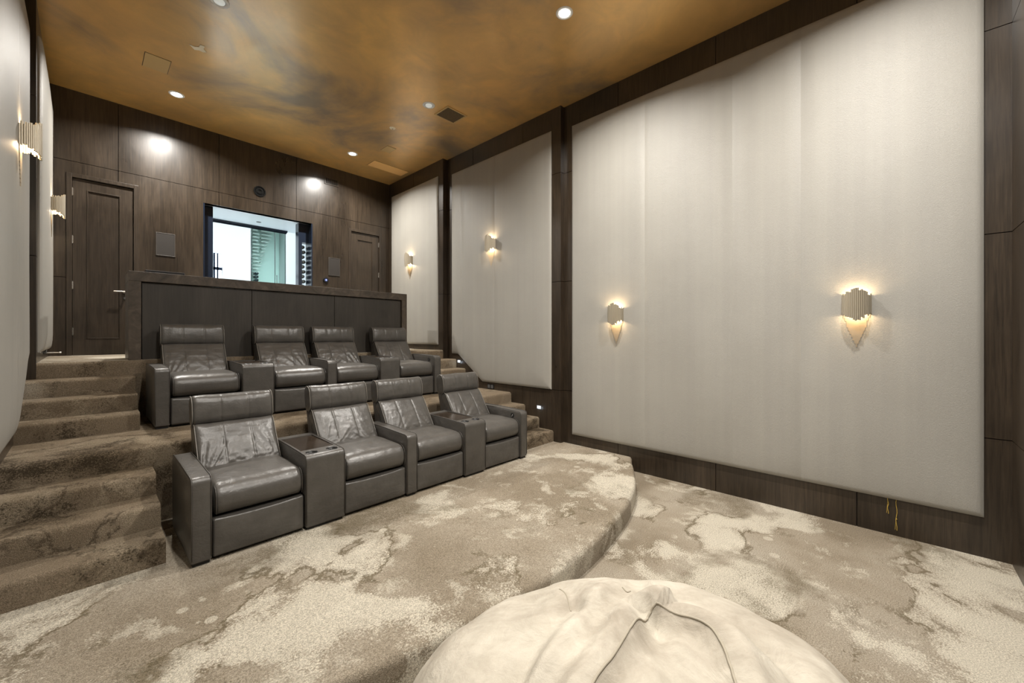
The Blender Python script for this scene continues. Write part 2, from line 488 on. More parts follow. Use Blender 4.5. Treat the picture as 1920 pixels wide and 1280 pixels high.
for k in range(3): box(bm, (1.3, 9.30+k*.035, z1-.03-.012*k), (2.95, 9.315+k*.035, z1))
finish('track', bm, M['navy'], win)
bm = bmesh.new(); ring(bm, (2.33, 8.97, z1-.004), [(.0, .002), (.026, .002), (.03, -.001), (.042, 0), (.042, .004)], 24); finish('soffit_lamp', bm, M['grey'], win)
bm = bmesh.new()
BX0, BX1, BY0, BY1, BZ0, BZ1 = -.2, 4.9, 8.45, 11.6, 1.4, 4.75
box(bm, (BX0, 11.0, BZ0), (1.97, 11.1, BZ1)); box(bm, (2.13, 11.0, BZ0), (2.69, 11.1, BZ1))
box(bm, (1.97, 11.0, 3.62), (2.13, 11.1, BZ1)); box(bm, (3.45, 11.0, BZ0), (BX1, 11.1, BZ1))
box(bm, (2.69, 11.55, BZ0), (3.45, 11.6, BZ1))
box(bm, (BX0-.1, 8.46, BZ0), (BX0, 11.1, BZ1)); box(bm, (BX1, 8.46, BZ0), (BX1+.1, 11.1, BZ1))
box(bm, (BX0-.1, 8.46, BZ1), (BX1+.1, 11.6, BZ1+.1))
box(bm, (2.60, 11.1, BZ0), (2.69, 11.6, BZ1)); box(bm, (3.45, 11.1, BZ0), (3.54, 11.6, BZ1))
struct('wall_beyond', bm, M['plaster'])
bm = bmesh.new(); box(bm, (BX0-.1, 8.46, BZ0-.1), (BX1+.1, 11.6, BZ0)); struct('floor_beyond', bm, M['palefloor'])
bm = bmesh.new()
box(bm, (1.97, 10.97, 2.55), (2.0, 11.03, 3.62)); box(bm, (2.035, 10.97, 2.55), (2.06, 11.03, 3.62)); box(bm, (1.97, 10.97, 3.25), (2.13, 11.03, 3.31))
w2 = struct('window_2', bm, M['navy'])
bm = bmesh.new(); box(bm, (1.97, 11.05, 1.4), (2.13, 11.07, 3.62)); finish('pane', bm, M['pane'], w2)
light('AREA', 'skylight', (2.2, 10.2, BZ1-.03), DAY_W, (.80, .92, 1.0), 3.6, (0, 0, 0), 'RECTANGLE', sy=1.4).data.spread = math.radians(105)

# glass wine cabinet in the far room
wc = empty('wine_cabinet', (3.07, 11.0, 1.4), 'glass fronted wine cabinet with rows of slats in the bright room behind the bar', 'cabinet')
def part(name, bm, m, p, smooth=False):
    o = finish(name, bm, m, p, smooth)
    o.matrix_parent_inverse = Matrix.Translation(-Vector(p.location)) if p.rotation_euler.z == 0 else p.matrix_basis.inverted()
    return o
bm = bmesh.new(); box(bm, (2.695, 11.48, 1.41), (3.445, 11.52, 4.70)); part('back_panel', bm, M['mint'], wc)
bm = bmesh.new()
for a in (2.695, 3.20, 3.43): box(bm, (a, 11.0, 1.41), (a+.012, 11.02, 4.70))
part('door_frame', bm, M['chrome'], wc)
bm = bmesh.new(); box(bm, (2.71, 11.006, 1.45), (3.43, 11.012, 4.69)); part('glass_door', bm, M['glass'], wc)
for k in range(22):
    z = 4.50-.085*k
    bm = bmesh.new()
    box(bm, (2.79, 11.22, z), (2.92+.02*math.sin(k*2.3), 11.40, z+.022))
    if k < 13: box(bm, (2.98, 11.26, z+.01), (3.3-.03*k, 11.42, z+.028))
    part('slat', bm, M['lampoff'], wc)
bm = bmesh.new(); cyl(bm, (3.235, 10.96, 2.98), .008, .28, n=10); cyl(bm, (3.235, 10.96, 3.0), .006, .045, 'y', 8); cyl(bm, (3.235, 10.96, 3.24), .006, .045, 'y', 8); part('pull_handle', bm, M['chrome'], wc)
for k, (x, z) in enumerate([(2.86, 3.30), (2.86, 3.22), (2.86, 3.14), (2.86, 3.02)]):
    bm = bmesh.new(); prof = [(.001, 0), (.036, 0), (.038, .02), (.038, .17), (.014, .22), (.013, .27), (.001, .27)]
    ring(bm, (0, 0, 0), prof, 16)
    o = finish('wine_bottle', bm, M['bottle'], smooth=True); o.location = (x, 11.16, z-.02); o.rotation_euler = (PI/2, 0, PI)
    tag(o, ['dark wine bottle uppermost in the column behind the cabinet glass', 'dark wine bottle second from top in the column behind the cabinet glass', 'dark wine bottle third from top in the column behind the cabinet glass', 'dark wine bottle lowest, set apart behind the cabinet glass'][k], 'bottle', 'bottles behind the cabinet glass')
# bottle niche in the right jamb
for k in range(9):
    z = 3.55-.098*k
    bm = bmesh.new(); prof = [(.001, 0), (.034, 0), (.036, .02), (.036, .12), (.013, .16), (.012, .17), (.001, .17)]
    ring(bm, (0, 0, 0), prof, 16)
    o = finish('wine_bottle', bm, M['bottle'], smooth=True); o.location = (3.0+.018*(k % 2), 8.58, z); o.rotation_euler = (-PI/2, 0, 0)
    ordn = ['topmost', 'second from top', 'third from top', 'fourth from top', 'middle', 'fourth from bottom', 'third from bottom', 'second from bottom', 'lowest'][k]
    tag(o, f'{ordn} of the labelled bottles stacked in the dark niche right of the opening', 'bottle', 'bottles in the dark niche')
    bm = bmesh.new(); box(bm, (-.03, -.028, -.004), (.012, .02, -.0005)); l = finish('bottle_label', bm, M['label'], o)

# ------------------------------------------------------------------ fabric wall panels
def seg_d(p, a, b):
    ax, ay = a; bx, by = b; dx, dy = bx-ax, by-ay
    t = max(0, min(1, ((p[0]-ax)*dx+(p[1]-ay)*dy)/(dx*dx+dy*dy)))
    return math.hypot(p[0]-ax-t*dx, p[1]-ay-t*dy)
def wall_panel(name, poly, xf, sgn, puff, seams, label, group):
    """upholstered board on the wall face xf, bulging into the room (direction -sgn)"""
    n = len(poly)
    zs = sorted({p[1] for p in poly}); ymin = min(p[0] for p in poly); ymax = max(p[0] for p in poly)
    def yhi(z):
        if n == 4 or z > 1.44: return ymax
        return 5.29+(z-.965)/.475*.69 if z > .965 else 5.29
    def lin(a, b, k): return [a+(b-a)*i/k for i in range(k+1)]
    base = [0, .004, .012, .025, .045, .075, .12, .18, .26]
    zl, zh = zs[0], zs[-1]
    Z = [zl+b for b in base]+lin(zl+.26, zh-.26, 26)[1:-1]+[zh-b for b in base[::-1]]
    if n > 4: Z = sorted(set(Z+[1.44, 1.4401]))
    U = base+[]
    rows = []; bm = bmesh.new()
    Wd = ymax-ymin
    us = [b/Wd for b in base]+lin(.26/Wd, 1-.26/Wd, 22)[1:-1]+[1-b/Wd for b in base[::-1]]
    for s in seams:
        f = (s-ymin)/Wd; us = [u for u in us if abs(u-f) > .014]+[f-.005/Wd, f, f+.005/Wd]
    us = sorted(us)
    E = [(poly[i], poly[(i+1) % n]) for i in range(n)]
    rnd = random.Random(name+label)
    for z in Z:
        row = []
        for u in us:
            y = min(ymin+u*Wd, yhi(z))
            d = min(seg_d((y, z), a, b) for a, b in E)
            dep = .014+puff*(1-math.exp(-d/.11))*1.0+min(.012, d*.5)
            dep += .005*noise.noise(Vector((y*2.1, z*.9, xf*3)))*min(1, d/.2)
            for s in seams:
                if abs(y-s) < .002: dep -= .0018
            row.append(bm.verts.new((xf-sgn*dep, y, z)))
        rows.append(row)
    for i in range(len(rows)-1):
        for j in range(len(us)-1):
            bm.faces.new((rows[i][j], rows[i][j+1], rows[i+1][j+1], rows[i+1][j]))
    # close the border down to the wall
    def skirt(line):
        bot = [bm.verts.new((xf-sgn*.0005, v.co.y, v.co.z)) for v in line]
        for i in range(len(line)-1): bm.faces.new((line[i], line[i+1], bot[i+1], bot[i]))
    skirt(rows[0]); skirt(rows[-1][::-1]); skirt([r[0] for r in rows][::-1]); skirt([r[-1] for r in rows])
    o = finish(name, bm, M['fabric']); tag(o, label, 'wall panel', group); autosmooth(o, 60)
    return o
PT = 4.88
poly1 = [(-.54, .325), (3.43, .325), (3.43, PT-.01), (-.54, PT-.01)]
poly2 = [(3.755, .965), (5.29, .965), (5.98, 1.44), (6.16, 1.44), (6.16, PT), (3.755, PT)]
poly3 = [(6.47, 1.605), (8.2, 1.605), (8.2, PT+.02), (6.47, PT+.02)]
gp = 'pale fabric panels on the side walls'
wall_panel('fabric_panel', poly1, XR[0], 1, .022, [.657, 1.279, 2.29], 'largest pale fabric wall panel with two lit sconces, nearest on the right wall', gp)
wall_panel('fabric_panel', poly2, XR[1], 1, .022, [4.95, 5.815], 'pale fabric wall panel with slanted lower corner beside the right steps', gp)
wall_panel('fabric_panel', poly3, XR[2], 1, .022, [], 'narrow pale fabric wall panel at the far end of the right wall', gp)
wall_panel('fabric_panel', poly2, XL[1], -1, .045, [4.95], 'large padded pale fabric panel filling the left edge of the photo', gp)
wall_panel('fabric_panel', poly1, XL[0], -1, .03, [1.279], 'pale fabric panel of the left wall beside the viewer, outside the photo', 'fabric panels beside the viewer')
wall_panel('fabric_panel', poly3, XL[2], -1, .035, [], 'padded pale fabric panel left of the tall door, seen edge on', gp)

# ------------------------------------------------------------------ recliners
def axis_vals(h, r, n, extra=()):
    a = [-h, -h+r*.12, -h+r*.32, -h+r*.6, -h+r]
    inner = [(-h+r)+(2*h-2*r)*i/n for i in range(1, n)]
    v = a+inner+[-x for x in a[::-1]]
    for e in extra:
        v = [x for x in v if abs(x-e) > .007]+[e-.007, e, e+.007]
    return sorted(set(round(x, 5) for x in v))
def cushion(hx, hy, hz, r, n=(14, 4, 10), fn=None, seams=()):
    """rounded box, half sizes hx hy hz, edge radii r per axis; fn(p, q) moves each point (q = point on the plain box)"""
    bm = bmesh.new(); cache = {}; H = (hx, hy, hz); r = [min(r[i], H[i]*.97) for i in range(3)]
    X, Y, Z = axis_vals(hx, r[0], n[0], seams), axis_vals(hy, r[1], n[1]), axis_vals(hz, r[2], n[2])
    def vert(p):
        k = tuple(round(c, 5) for c in p)
        if k in cache: return cache[k]
        q = Vector(p); inn = Vector([max(-(H[i]-r[i]), min(H[i]-r[i], q[i])) for i in range(3)])
        d = Vector([(q[i]-inn[i])/r[i] for i in range(3)])
        if d.length > 1e-9: d.normalize()
        c = inn+Vector([d[i]*r[i] for i in range(3)])
        if fn: c = fn(c, q)
        v = bm.verts.new(c); cache[k] = v; return v
    def face(A, B, f):
        for i in range(len(A)-1):
            for j in range(len(B)-1):
                vs = [vert(f(A[i], B[j])), vert(f(A[i+1], B[j])), vert(f(A[i+1], B[j+1])), vert(f(A[i], B[j+1]))]
                if len(set(vs)) >= 3:
                    try: bm.faces.new(list(dict.fromkeys(vs)))
                    except ValueError: pass
    for s in (-1, 1):
        face(X, Y, lambda a, b: (a, b, s*hz)); face(X, Z, lambda a, b: (a, s*hy, b)); face(Y, Z, lambda a, b: (s*hx, a, b))
    return bm
SEAM = .105
def puff_fn(hx, hy, hz, amp, seams, wr, seed, mode):
    """the front (-y) and back bulge; grooves at the seams; creases"""
    sx = seed*7.3
    def fn(c, q):
        u = max(-1, min(1, c.x/hx)); v = max(-1, min(1, c.z/hz)); k = (1-u*u*u*u)*(1-v*v)
        front = 1 if c.y < 0 else .4
        dy = amp*k*front
        if c.y < 0:
            for s in seams:
                d = abs(c.x-s)
                dy -= .0055*math.exp(-(d/.006)**2)*(.25+.75*(1-v*v))+.0012*math.exp(-(d/.02)**2)
            if mode == 'back':
                # creases fan out from both lower corners and run across below the headrest
                for sgn in (-1, 1):
                    px, pz = c.x-sgn*hx*1.0, c.z+hz*1.15
                    rr = math.hypot(px, pz); an = math.atan2(pz, -sgn*px)
                    fall = math.exp(-((rr-.24)/.17)**2)
                    dy += wr*fall*(noise.noise(Vector((an*9+sx, rr*2.0+sgn*3, seed)))+.6*noise.noise(Vector((an*19+sx, rr*3.5, seed+4))))
                dy += wr*.35*noise.noise(Vector((c.x*7+sx, c.z*14, seed+2)))+wr*.25*noise.noise(Vector((c.x*9+sx, c.z*34, seed+6)))
            elif mode == 'head':
                e = .35+.65*max(0, v)
                dy += wr*e*noise.noise(Vector((c.x*26+sx, c.z*6, seed)))+wr*.6*noise.noise(Vector((c.x*9+sx, c.z*9, seed+1)))
            else:
                dy += wr*noise.noise(Vector((c.x*7+sx, c.z*9, seed)))
        p = c.copy()
        p.y -= dy if c.y < 0 else -dy
        if mode != 'seat': p.z += .006*noise.noise(Vector((c.x*6+sx, c.y*4, seed+9)))*abs(v)
        return p
    return fn
def lean(o, y, z, ang):
    for v in o.data.vertices:
        a, b = v.co.y, v.co.z
        v.co.y = y+a*math.cos(ang)+b*math.sin(ang); v.co.z = z-a*math.sin(ang)+b*math.cos(ang)
    return o
def leanpt(p, y, z, ang):
    return (p[0], y+p[1]*math.cos(ang)+p[2]*math.sin(ang), z-p[1]*math.sin(ang)+p[2]*math.cos(ang))
HW = .305
def make_armrest(parent, xc, name='armrest'):
    w_ = .0595
    bm = bmesh.new()
    pts = [(0.0, .025), (0, .575), (.012, .600), (.04, .611), (.45, .622), (.80, .622), (.835, .605), (.85, .57), (.85, .025)]
    prism(bm, pts, 'x', xc-w_, xc+w_, .012, 3)
    o = finish(name, bm, M['leather'], parent); autosmooth(o, 50)
    for s in (-1, 1):
        bm = bmesh.new(); tube(bm, [(xc+s*(w_-.004), a, b) for a, b in [(-.0005, .05), (-.0015, .30), (-.0015, .565), (.011, .602), (.04, .6125), (.45, .6235), (.80, .6235), (.834, .606)]], .0032, 6); finish('welt', bm, M['shell'], o, True)
    bm = bmesh.new(); box(bm, (xc-w_+.012, .02, 0), (xc+w_-.012, .82, .03)); finish('foot_plinth', bm, M['base'], o)
    return o
def make_recliner(loc, seed, label, group, arms=(), button=False):
    t = empty('recliner', loc, label, 'chair', group)
    rn = random.Random(seed)
    # seat cushion
    def seatfn(c, q):
        u = c.x/HW; v = c.y/.32
        p = c.copy()
        if c.z > 0:
            p.z += .028*(1-u**4)*(1-max(-1, min(1, v))**2)+.004*noise.noise(Vector((c.x*6, c.y*7, seed)))
            p.z += .003*noise.noise(Vector((c.x*22, c.y*8, seed+3)))
        p.y += -.012*(1-u**4)*(1-(c.z/.11)**2) if c.y < 0 else 0
        return p
    bm = cushion(HW, .335, .108, (.035, .095, .085), (22, 22, 3), seatfn)
    o = finish('seat', bm, M['leather'], t, True)
    for v in o.data.vertices: v.co.y += .345; v.co.z += .408
    for s in (-1, 1):
        bm = bmesh.new()
        pts = [(s*(HW-.02), .016+.0, .325), (s*(HW-.018), .006, .36), (s*(HW-.018), .004, .44), (s*(HW-.018), .016, .475), (s*(HW-.018), .04, .502), (s*(HW-.018), .075, .514)]
        tube(bm, pts, .003, 6); finish('welt', bm, M['shell'], o, True)
    # footrest panel
    def ffn(c, q):
        p = c.copy(); u = c.x/HW; v = c.z/.14
        if c.y < 0: p.y -= .010*(1-u**4)*(1-v*v)-.002*noise.noise(Vector((c.x*5, c.z*6, seed)))
        if c.z > 0: p.z -= .010*(1-u*u)*(1 if c.y < 0 else .3)
        return p
    bm = cushion(HW, .035, .137, (.015, .02, .02), (12, 2, 6), ffn)
    o = finish('footrest', bm, M['leather'], t, True)
    for v in o.data.vertices: v.co.y += .052; v.co.z += .160
    # backrest, headrest
    seams = (-SEAM, SEAM)
    A = math.radians(34)
    bm = cushion(HW-.004, .06, .275, (.02, .05, .05), (44, 3, 44), puff_fn(HW, .06, .275, .026, seams, .0085+.004*(seed in (1, 13)), seed, 'back'), seams)
    # its lower edge is drawn in a little
    o = finish('backrest', bm, M['leather'], t, True); lean(o, .700, .600, A)
    for s in (-1, 1):
        bm = bmesh.new()
        tube(bm, [leanpt((s*(HW-.009), -.058, z), .700, .600, A) for z in (-.2, -.1, 0, .1, .18, .235)]+[leanpt((s*(HW-.009), -.040, .266), .700, .600, A)], .0042, 7); finish('welt', bm, M['welt'], o, True)
    B = math.radians(9)
    bm = cushion(HW+.004, .085, .132, (.022, .065, .065), (44, 3, 14), puff_fn(HW, .085, .132, .024, seams, .005, seed+5, 'head'), seams)
    o = finish('headrest', bm, M['leather'], t, True); lean(o, .905, .945, B)
    for s in (-1, 1):
        bm = bmesh.new()
        tube(bm, [leanpt((s*(HW-.001), y, z), .905, .945, B) for y, z in ((-.02, -.128), (-.046, -.118), (-.068, -.098), (-.082, -.062), (-.084, 0), (-.082, .062), (-.068, .098), (-.046, .118), (-.02, .129), (.01, .130))], .0042, 7); finish('welt', bm, M['welt'], o, True)
    # shell behind, base below
    bm = bmesh.new()
    prism(bm, [(.62, .28), (.64, .42), (.79, .66), (.93, 1.00), (.955, 1.035), (.985, 1.03), (.985, .95), (.90, .60), (.86, .12), (.62, .12)], 'x', -HW+.008, HW-.008, .012, 2)
    o = finish('back_shell', bm, M['shell'], t); autosmooth(o, 50)
    bm = bmesh.new(); box(bm, (-HW+.004, .06, .0), (HW-.004, .80, .30), .01); finish('base', bm, M['base'], t)
    for xc in arms:
        a = make_armrest(t, xc)
        if button and xc > 0:
            bm = bmesh.new(); x = xc-.0595
            cyl(bm, (x-.006, .15, .552), .029, .008, 'x', 28)
            b = finish('control_button', bm, M['black'], a); b['label'] = 'round black control button'
            bm = bmesh.new(); cyl(bm, (x-.0085, .144, .560), .007, .004, 'x', 12); cyl(bm, (x-.0085, .156, .541), .006, .004, 'x', 12); finish('button_ring', bm, M['chrome'], b)
    return t
def boolean_holes(body, cutters):
    for c in cutters:
        m = body.modifiers.new('cut', 'BOOLEAN'); m.operation = 'DIFFERENCE'; m.object = c; m.solver = 'EXACT'
    dg = bpy.context.evaluated_depsgraph_get(); dg.update()
    me = bpy.data.meshes.new_from_object(body.evaluated_get(dg))
    body.modifiers.clear(); body.data = me
    for c in cutters: bpy.data.objects.remove(c, do_unlink=True)
def make_console(loc, w_, label, group):
    t = empty('console_table', loc, label, 'armrest console', group)
    h = w_/2-.003
    bm = bmesh.new()
    pts = [(0.0, .022), (0, .575), (.012, .600), (.04, .611), (.45, .622), (.80, .622), (.835, .605), (.85, .57), (.85, .022)]
    prism(bm, pts, 'x', -h, h, .012, 3)
    body = finish('body', bm, M['leather']); cut = []
    bm = bmesh.new(); box(bm, (-h+.022, .185, .600), (h-.022, .70, .66)); cut.append(finish('c', bm, M['leather']))
    for s in (-1, 1):
        bm = bmesh.new(); cyl(bm, (s*h*.52, .095, .53), .042, .15, n=32); cut.append(finish('c', bm, M['leather']))
    boolean_holes(body, cut); body.parent = t; autosmooth(body, 40)
    for s in (-1, 1):
        bm = bmesh.new(); tube(bm, [(s*(h-.004), a, b) for a, b in [(-.0015, .05), (-.0015, .565), (.011, .602), (.04, .6125), (.45, .6235), (.80, .6235), (.834, .606)]], .0032, 6); finish('welt', bm, M['shell'], body, True)
    bm = bmesh.new(); box(bm, (-h+.024, .187, .6), (h-.024, .698, .6135), .003); finish('tray_lid', bm, M['tray'], t)['label'] = 'dark polished tray lid'
    for s in (-1, 1):
        bm = bmesh.new(); ring(bm, (s*h*.52, .095, 0), [(.001, .535), (.039, .535), (.041, .612), (.046, .6165), (.048, .612)], 32)
        c = finish('cup_holder', bm, M['hole'], t, True); c['label'] = 'black cup holder'
    bm = bmesh.new(); box(bm, (-h+.015, .02, 0), (h-.015, .82, .03)); finish('base', bm, M['base'], t)
    return t
ROWX = [(.62, 1.24), (1.57, 2.19), (2.307, 2.927), (3.247, 3.867)]
rows = [('front', (0, 3.485, P1), ['leftmost', 'second', 'third', 'rightmost']), ('back', (-.02, 5.33, MID), ['leftmost', 'second', 'third', 'rightmost'])]
LAB = {
 ('front', 0): 'grey leather recliner at the left end of the front row, beside the carpeted steps',
 ('front', 1): 'grey leather recliner second from left in the front row, right of the first cup-holder console',
 ('front', 2): 'grey leather recliner third from left in the front row, left of the far cup-holder console',
 ('front', 3): 'grey leather recliner at the right end of the front row, round button in its arm',
 ('back', 0): 'grey leather recliner at the left end of the raised back row, largest of that row',
 ('back', 1): 'grey leather recliner second from left in the raised back row below the bar',
 ('back', 2): 'deeply creased grey leather recliner third from left in the raised back row',
 ('back', 3): 'grey leather recliner at the right end of the back row, against the bar corner',
}
for rn, (ox, oy, oz), _ in rows:
    for i, (a, b) in enumerate(ROWX):
        h = (b-a)/2; arms = {0: (-h-.0615,), 1: (h+.0585,), 2: (), 3: (h+.0615,)}[i]
        make_recliner(((a+b)/2+ox, oy, oz), i+1+(10 if rn == 'back' else 0), LAB[(rn, i)], f'leather recliners of the {rn} row', arms, i == 3)
CL = {('front', 0): 'leather console with dark tray and two cup holders between the two left front recliners',
      ('front', 1): 'leather console with dark tray and two cup holders between the two right front recliners',
      ('back', 0): 'leather console between the two left recliners of the raised back row',
      ('back', 1): 'leather console between the two right recliners of the raised back row'}
for rn, (ox, oy, oz), _ in rows:
    for i, (a, b) in enumerate(((1.24, 1.57), (2.927, 3.247))):
        make_console(((a+b)/2+ox, oy-.004, oz), b-a, CL[(rn, i)], f'cup-holder consoles of the {rn} row')

# ------------------------------------------------------------------ bar behind the back row
bar = empty('bar_counter', (2.165, 6.35, UP), 'long dark bar counter with brown framed front behind the back row of recliners', 'bar')
bx0, bx1, bz = .346, 3.983, 2.525
bm = bmesh.new(); box(bm, (bx0, 6.35, bz-.115), (bx1, 6.90, bz), .004); part('worktop', bm, M['barframe'], bar)
for a, b in ((bx0, .455), (3.882, bx1)):
    bm = bmesh.new(); box(bm, (a, 6.35, UP), (b, 6.90, bz-.116), .004); part('side_panel', bm, M['barframe'], bar)
for a, b in ((.463, 1.573), (1.579, 2.699), (2.705, 3.875)):
    bm = bmesh.new(); box(bm, (a, 6.385, UP), (b, 6.41, bz-.124), .002); part('front_panel', bm, M['barface'], bar)
bm = bmesh.new(); box(bm, (.456, 6.412, UP), (3.881, 6.43, bz-.117)); part('backing', bm, M['slot'], bar)
t = empty('soundbar', (.70, 6.72, bz), 'slim black box lying flat on the left end of the bar counter', 'electronic box')
bm = bmesh.new(); box(bm, (-.19, -.07, .006), (.19, .07, .062), .006); finish('case', bm, M['black'], t)
for x in (-.16, .14):
    bm = bmesh.new(); box(bm, (x, -.05, 0), (x+.02, .05, .008)); finish('foot', bm, M['grey'], t)

# ------------------------------------------------------------------ wall sconces
def make_sconce():
    t = empty('wall_sconce', (0, 0, 0), '', 'wall lamp', 'tubular wall sconces')
    # local: wall plane y=0, fixture grows to -y, x along the wall
    n = 23
    pos = []
    for k in range(n):
        u = (k/(n-1))*2-1; a = u*PI/2
        pos.append((u, .098*math.sin(a), -.034-.080*math.cos(a)))
    for sg in (-1, 1): pos += [(sg, sg*.098, -.020), (sg, sg*.098, -.008)]
    for k, (u, x, y) in enumerate(pos):
        rr = random.Random(k*17+3); j = rr.uniform(-.014, .014); j2 = rr.uniform(-.014, .014)
        zt = .158-.075*abs(x)/.098+j; zb = -.158+.075*abs(x)/.098+j2
        bm = bmesh.new(); cyl(bm, (x, y, zb), .0078, zt-zb, n=12)
        o = finish('tube', bm, M['champagne'], t); autosmooth(o, 40)
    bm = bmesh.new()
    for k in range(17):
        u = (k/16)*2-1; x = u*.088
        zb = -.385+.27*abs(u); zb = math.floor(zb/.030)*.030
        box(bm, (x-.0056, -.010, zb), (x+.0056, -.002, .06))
    finish('shade_plate', bm, M['tubeshade'], t)  # stepped plate shaped like the shadow the tubes cast on the wall
    bm = bmesh.new()
    box(bm, (-.006, -.06, -.006), (.006, -.002, .006))
    finish('bracket', bm, M['linen'], t)
    for s in (-1, 1):
        bm = bmesh.new(); bmesh.ops.create_uvsphere(bm, u_segments=12, v_segments=8, radius=.014)
        for v in bm.verts: v.co += Vector((0, -.062, s*.035))
        finish('bulb', bm, M['bulb'], t, True)
        light('POINT', 'sconce_glow', (0, -.062, s*.06), SCONCE_W, (1, .76, .48), .016, parent=t)
    return t
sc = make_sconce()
SCL = ['large tubular metal wall sconce, nearest on the right wall panel',
       'tubular metal wall sconce on the far half of the largest right wall panel',
       'tubular metal wall sconce above the right steps on the slant-cornered panel',
       'smallest tubular metal wall sconce on the far right panel beside the bar',
       'tubular metal wall sconce at the left edge of the photo, seen side on',
       'tubular metal wall sconce left of the tall door, seen side on']
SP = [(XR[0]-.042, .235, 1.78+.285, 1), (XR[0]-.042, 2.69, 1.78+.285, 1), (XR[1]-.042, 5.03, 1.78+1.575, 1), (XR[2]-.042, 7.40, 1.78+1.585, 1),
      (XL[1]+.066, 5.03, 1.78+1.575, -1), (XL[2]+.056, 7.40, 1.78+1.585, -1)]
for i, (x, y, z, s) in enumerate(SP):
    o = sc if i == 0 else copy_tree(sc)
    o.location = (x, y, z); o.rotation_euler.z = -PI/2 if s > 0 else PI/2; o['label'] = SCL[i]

# ------------------------------------------------------------------ ceiling fittings
def downlight(x, y, lit, label, group, power=1):
    t = empty('ceiling_downlight', (x, y, CEIL), label, 'ceiling light', group)
    bm = bmesh.new(); ring(bm, (0, 0, 0), [(.057, -.001), (.057, -.006), (.084, -.008), (.090, -.004), (.090, 0)], 40); finish('trim_ring', bm, M['white'], t, True)
    bm = bmesh.new(); ring(bm, (0, 0, 0), [(.060, -.004), (.052, -.0022), (.001, -.0022)], 40)
    if lit:
        bm.free(); bm = bmesh.new(); ring(bm, (0, 0, 0), [(.0605, -.004), (.05, -.005), (.001, -.006)], 32); finish('lens', bm, M['lens'], t, True)
        light('AREA', 'lamp', (0, 0, -.012), LAMP_W*power, LAMP_COL, .12, parent=t)
    else:
        finish('recess', bm, M['grey'], t)
        bm = bmesh.new(); bmesh.ops.create_uvsphere(bm, u_segments=24, v_segments=12, radius=.052)
        for v in bm.verts: v.co.z *= .35; v.co.z -= .004
        finish('bulb', bm, M['offglow'], t, True)
g1 = 'recessed ceiling downlights'
downlight(3.50, 2.53, True, 'lit ceiling downlight nearest the viewer, above the largest fabric panel', g1)
downlight(.90, 7.40, True, 'lit ceiling downlight above the left door', g1)
downlight(3.47, 7.40, True, 'lit ceiling downlight near the far right corner of the room', g1)
downlight(.95, 5.02, False, 'unlit round ceiling downlight cut by the top edge of the photo', g1)
downlight(3.517, 5.014, False, 'unlit round white ceiling downlight beside the ceiling vent', g1)
for x, y in ((3.5, .05), (.9, .05)):
    downlight(x, y, True, 'lit ceiling downlight out of view above the viewer', 'ceiling downlights above the viewer')
downlight(.9, 2.53, True, 'added fill downlight out of view above the left steps', 'unseen fill downlights', .45)  # unseen lamp kept on at part power to fill the walls
t = empty('ceiling_vent', (3.905, 4.985, CEIL), 'dark louvred air vent in the bronze ceiling beside the unlit downlight', 'air vent')
bm = bmesh.new()
for a, b in (((-.19, -.17), (.19, -.145)), ((-.19, .145), (.19, .17)), ((-.19, -.145), (-.165, .145)), ((.165, -.145), (.19, .145))): box(bm, (*a, -.012), (*b, 0), .002)
finish('frame', bm, M['bronze'], t)
bm = bmesh.new(); box(bm, (-.165, -.145, -.002), (.165, .145, -.001)); finish('backing', bm, M['slot'], t)
for k in range(9):
    bm = bmesh.new(); y = -.13+.0325*k; prism(bm, [(y-.008, -.003), (y+.010, -.011), (y+.012, -.010), (y-.006, -.002)], 'x', -.165, .165); finish('slat', bm, M['brown'], t)
def access(x0, x1, y0, y1, m, label, name='access_panel', cat='ceiling panel'):
    t = empty(name, ((x0+x1)/2, (y0+y1)/2, CEIL), label, cat); a, b = (x1-x0)/2, (y1-y0)/2
    bm = bmesh.new(); box(bm, (-a+.006, -b+.006, -.006), (a-.006, b-.006, 0), .002); finish('cover', bm, m, t)
    bm = bmesh.new(); box(bm, (-a, -b, -.002), (a, b, -.0005)); finish('shadow_gap', bm, M['brown'], t)
access(3.75, 3.93, 6.62, 6.87, M['bronze'], 'small square bronze access panel in the ceiling near the far right corner')
access(3.89, 4.67, 7.36, 7.67, M['paleBronze'], 'long pale orange rectangular panel in the far right corner of the ceiling')
access(.50, .75, 6.56, 6.92, M['bronze'], 'square bronze access panel in the ceiling on the left, before the door')
t = empty('sprinkler_cap', (3.495, 6.005, CEIL), 'tiny round cream fitting in the ceiling between vent and small access panel', 'ceiling fitting')
bm = bmesh.new(); ring(bm, (0, 0, 0), [(.012, -.016), (.014, -.012), (.02, -.010), (.045, -.006), (.05, 0)], 24); finish('cover_plate', bm, M['tape'], t, True)
bm = bmesh.new(); ring(bm, (0, 0, 0), [(.001, -.013), (.013, -.014)], 16); finish('opening', bm, M['brown'], t)
bm = bmesh.new()
pts = [(-.07, -.05), (-.05, .04), (.0, .035), (.03, .06), (.07, .05), (.06, -.01), (.09, -.06), (.05, -.08), (.02, -.03), (-.03, -.02)]
prism(bm, pts, 'z', -.007, -.001)
o = finish('paper_scrap', bm, M['tape']); o.location = (.93, 6.02, CEIL); o.rotation_euler.z = -.5; tag(o, 'torn cream scrap of tape stuck on the bronze ceiling', 'tape')

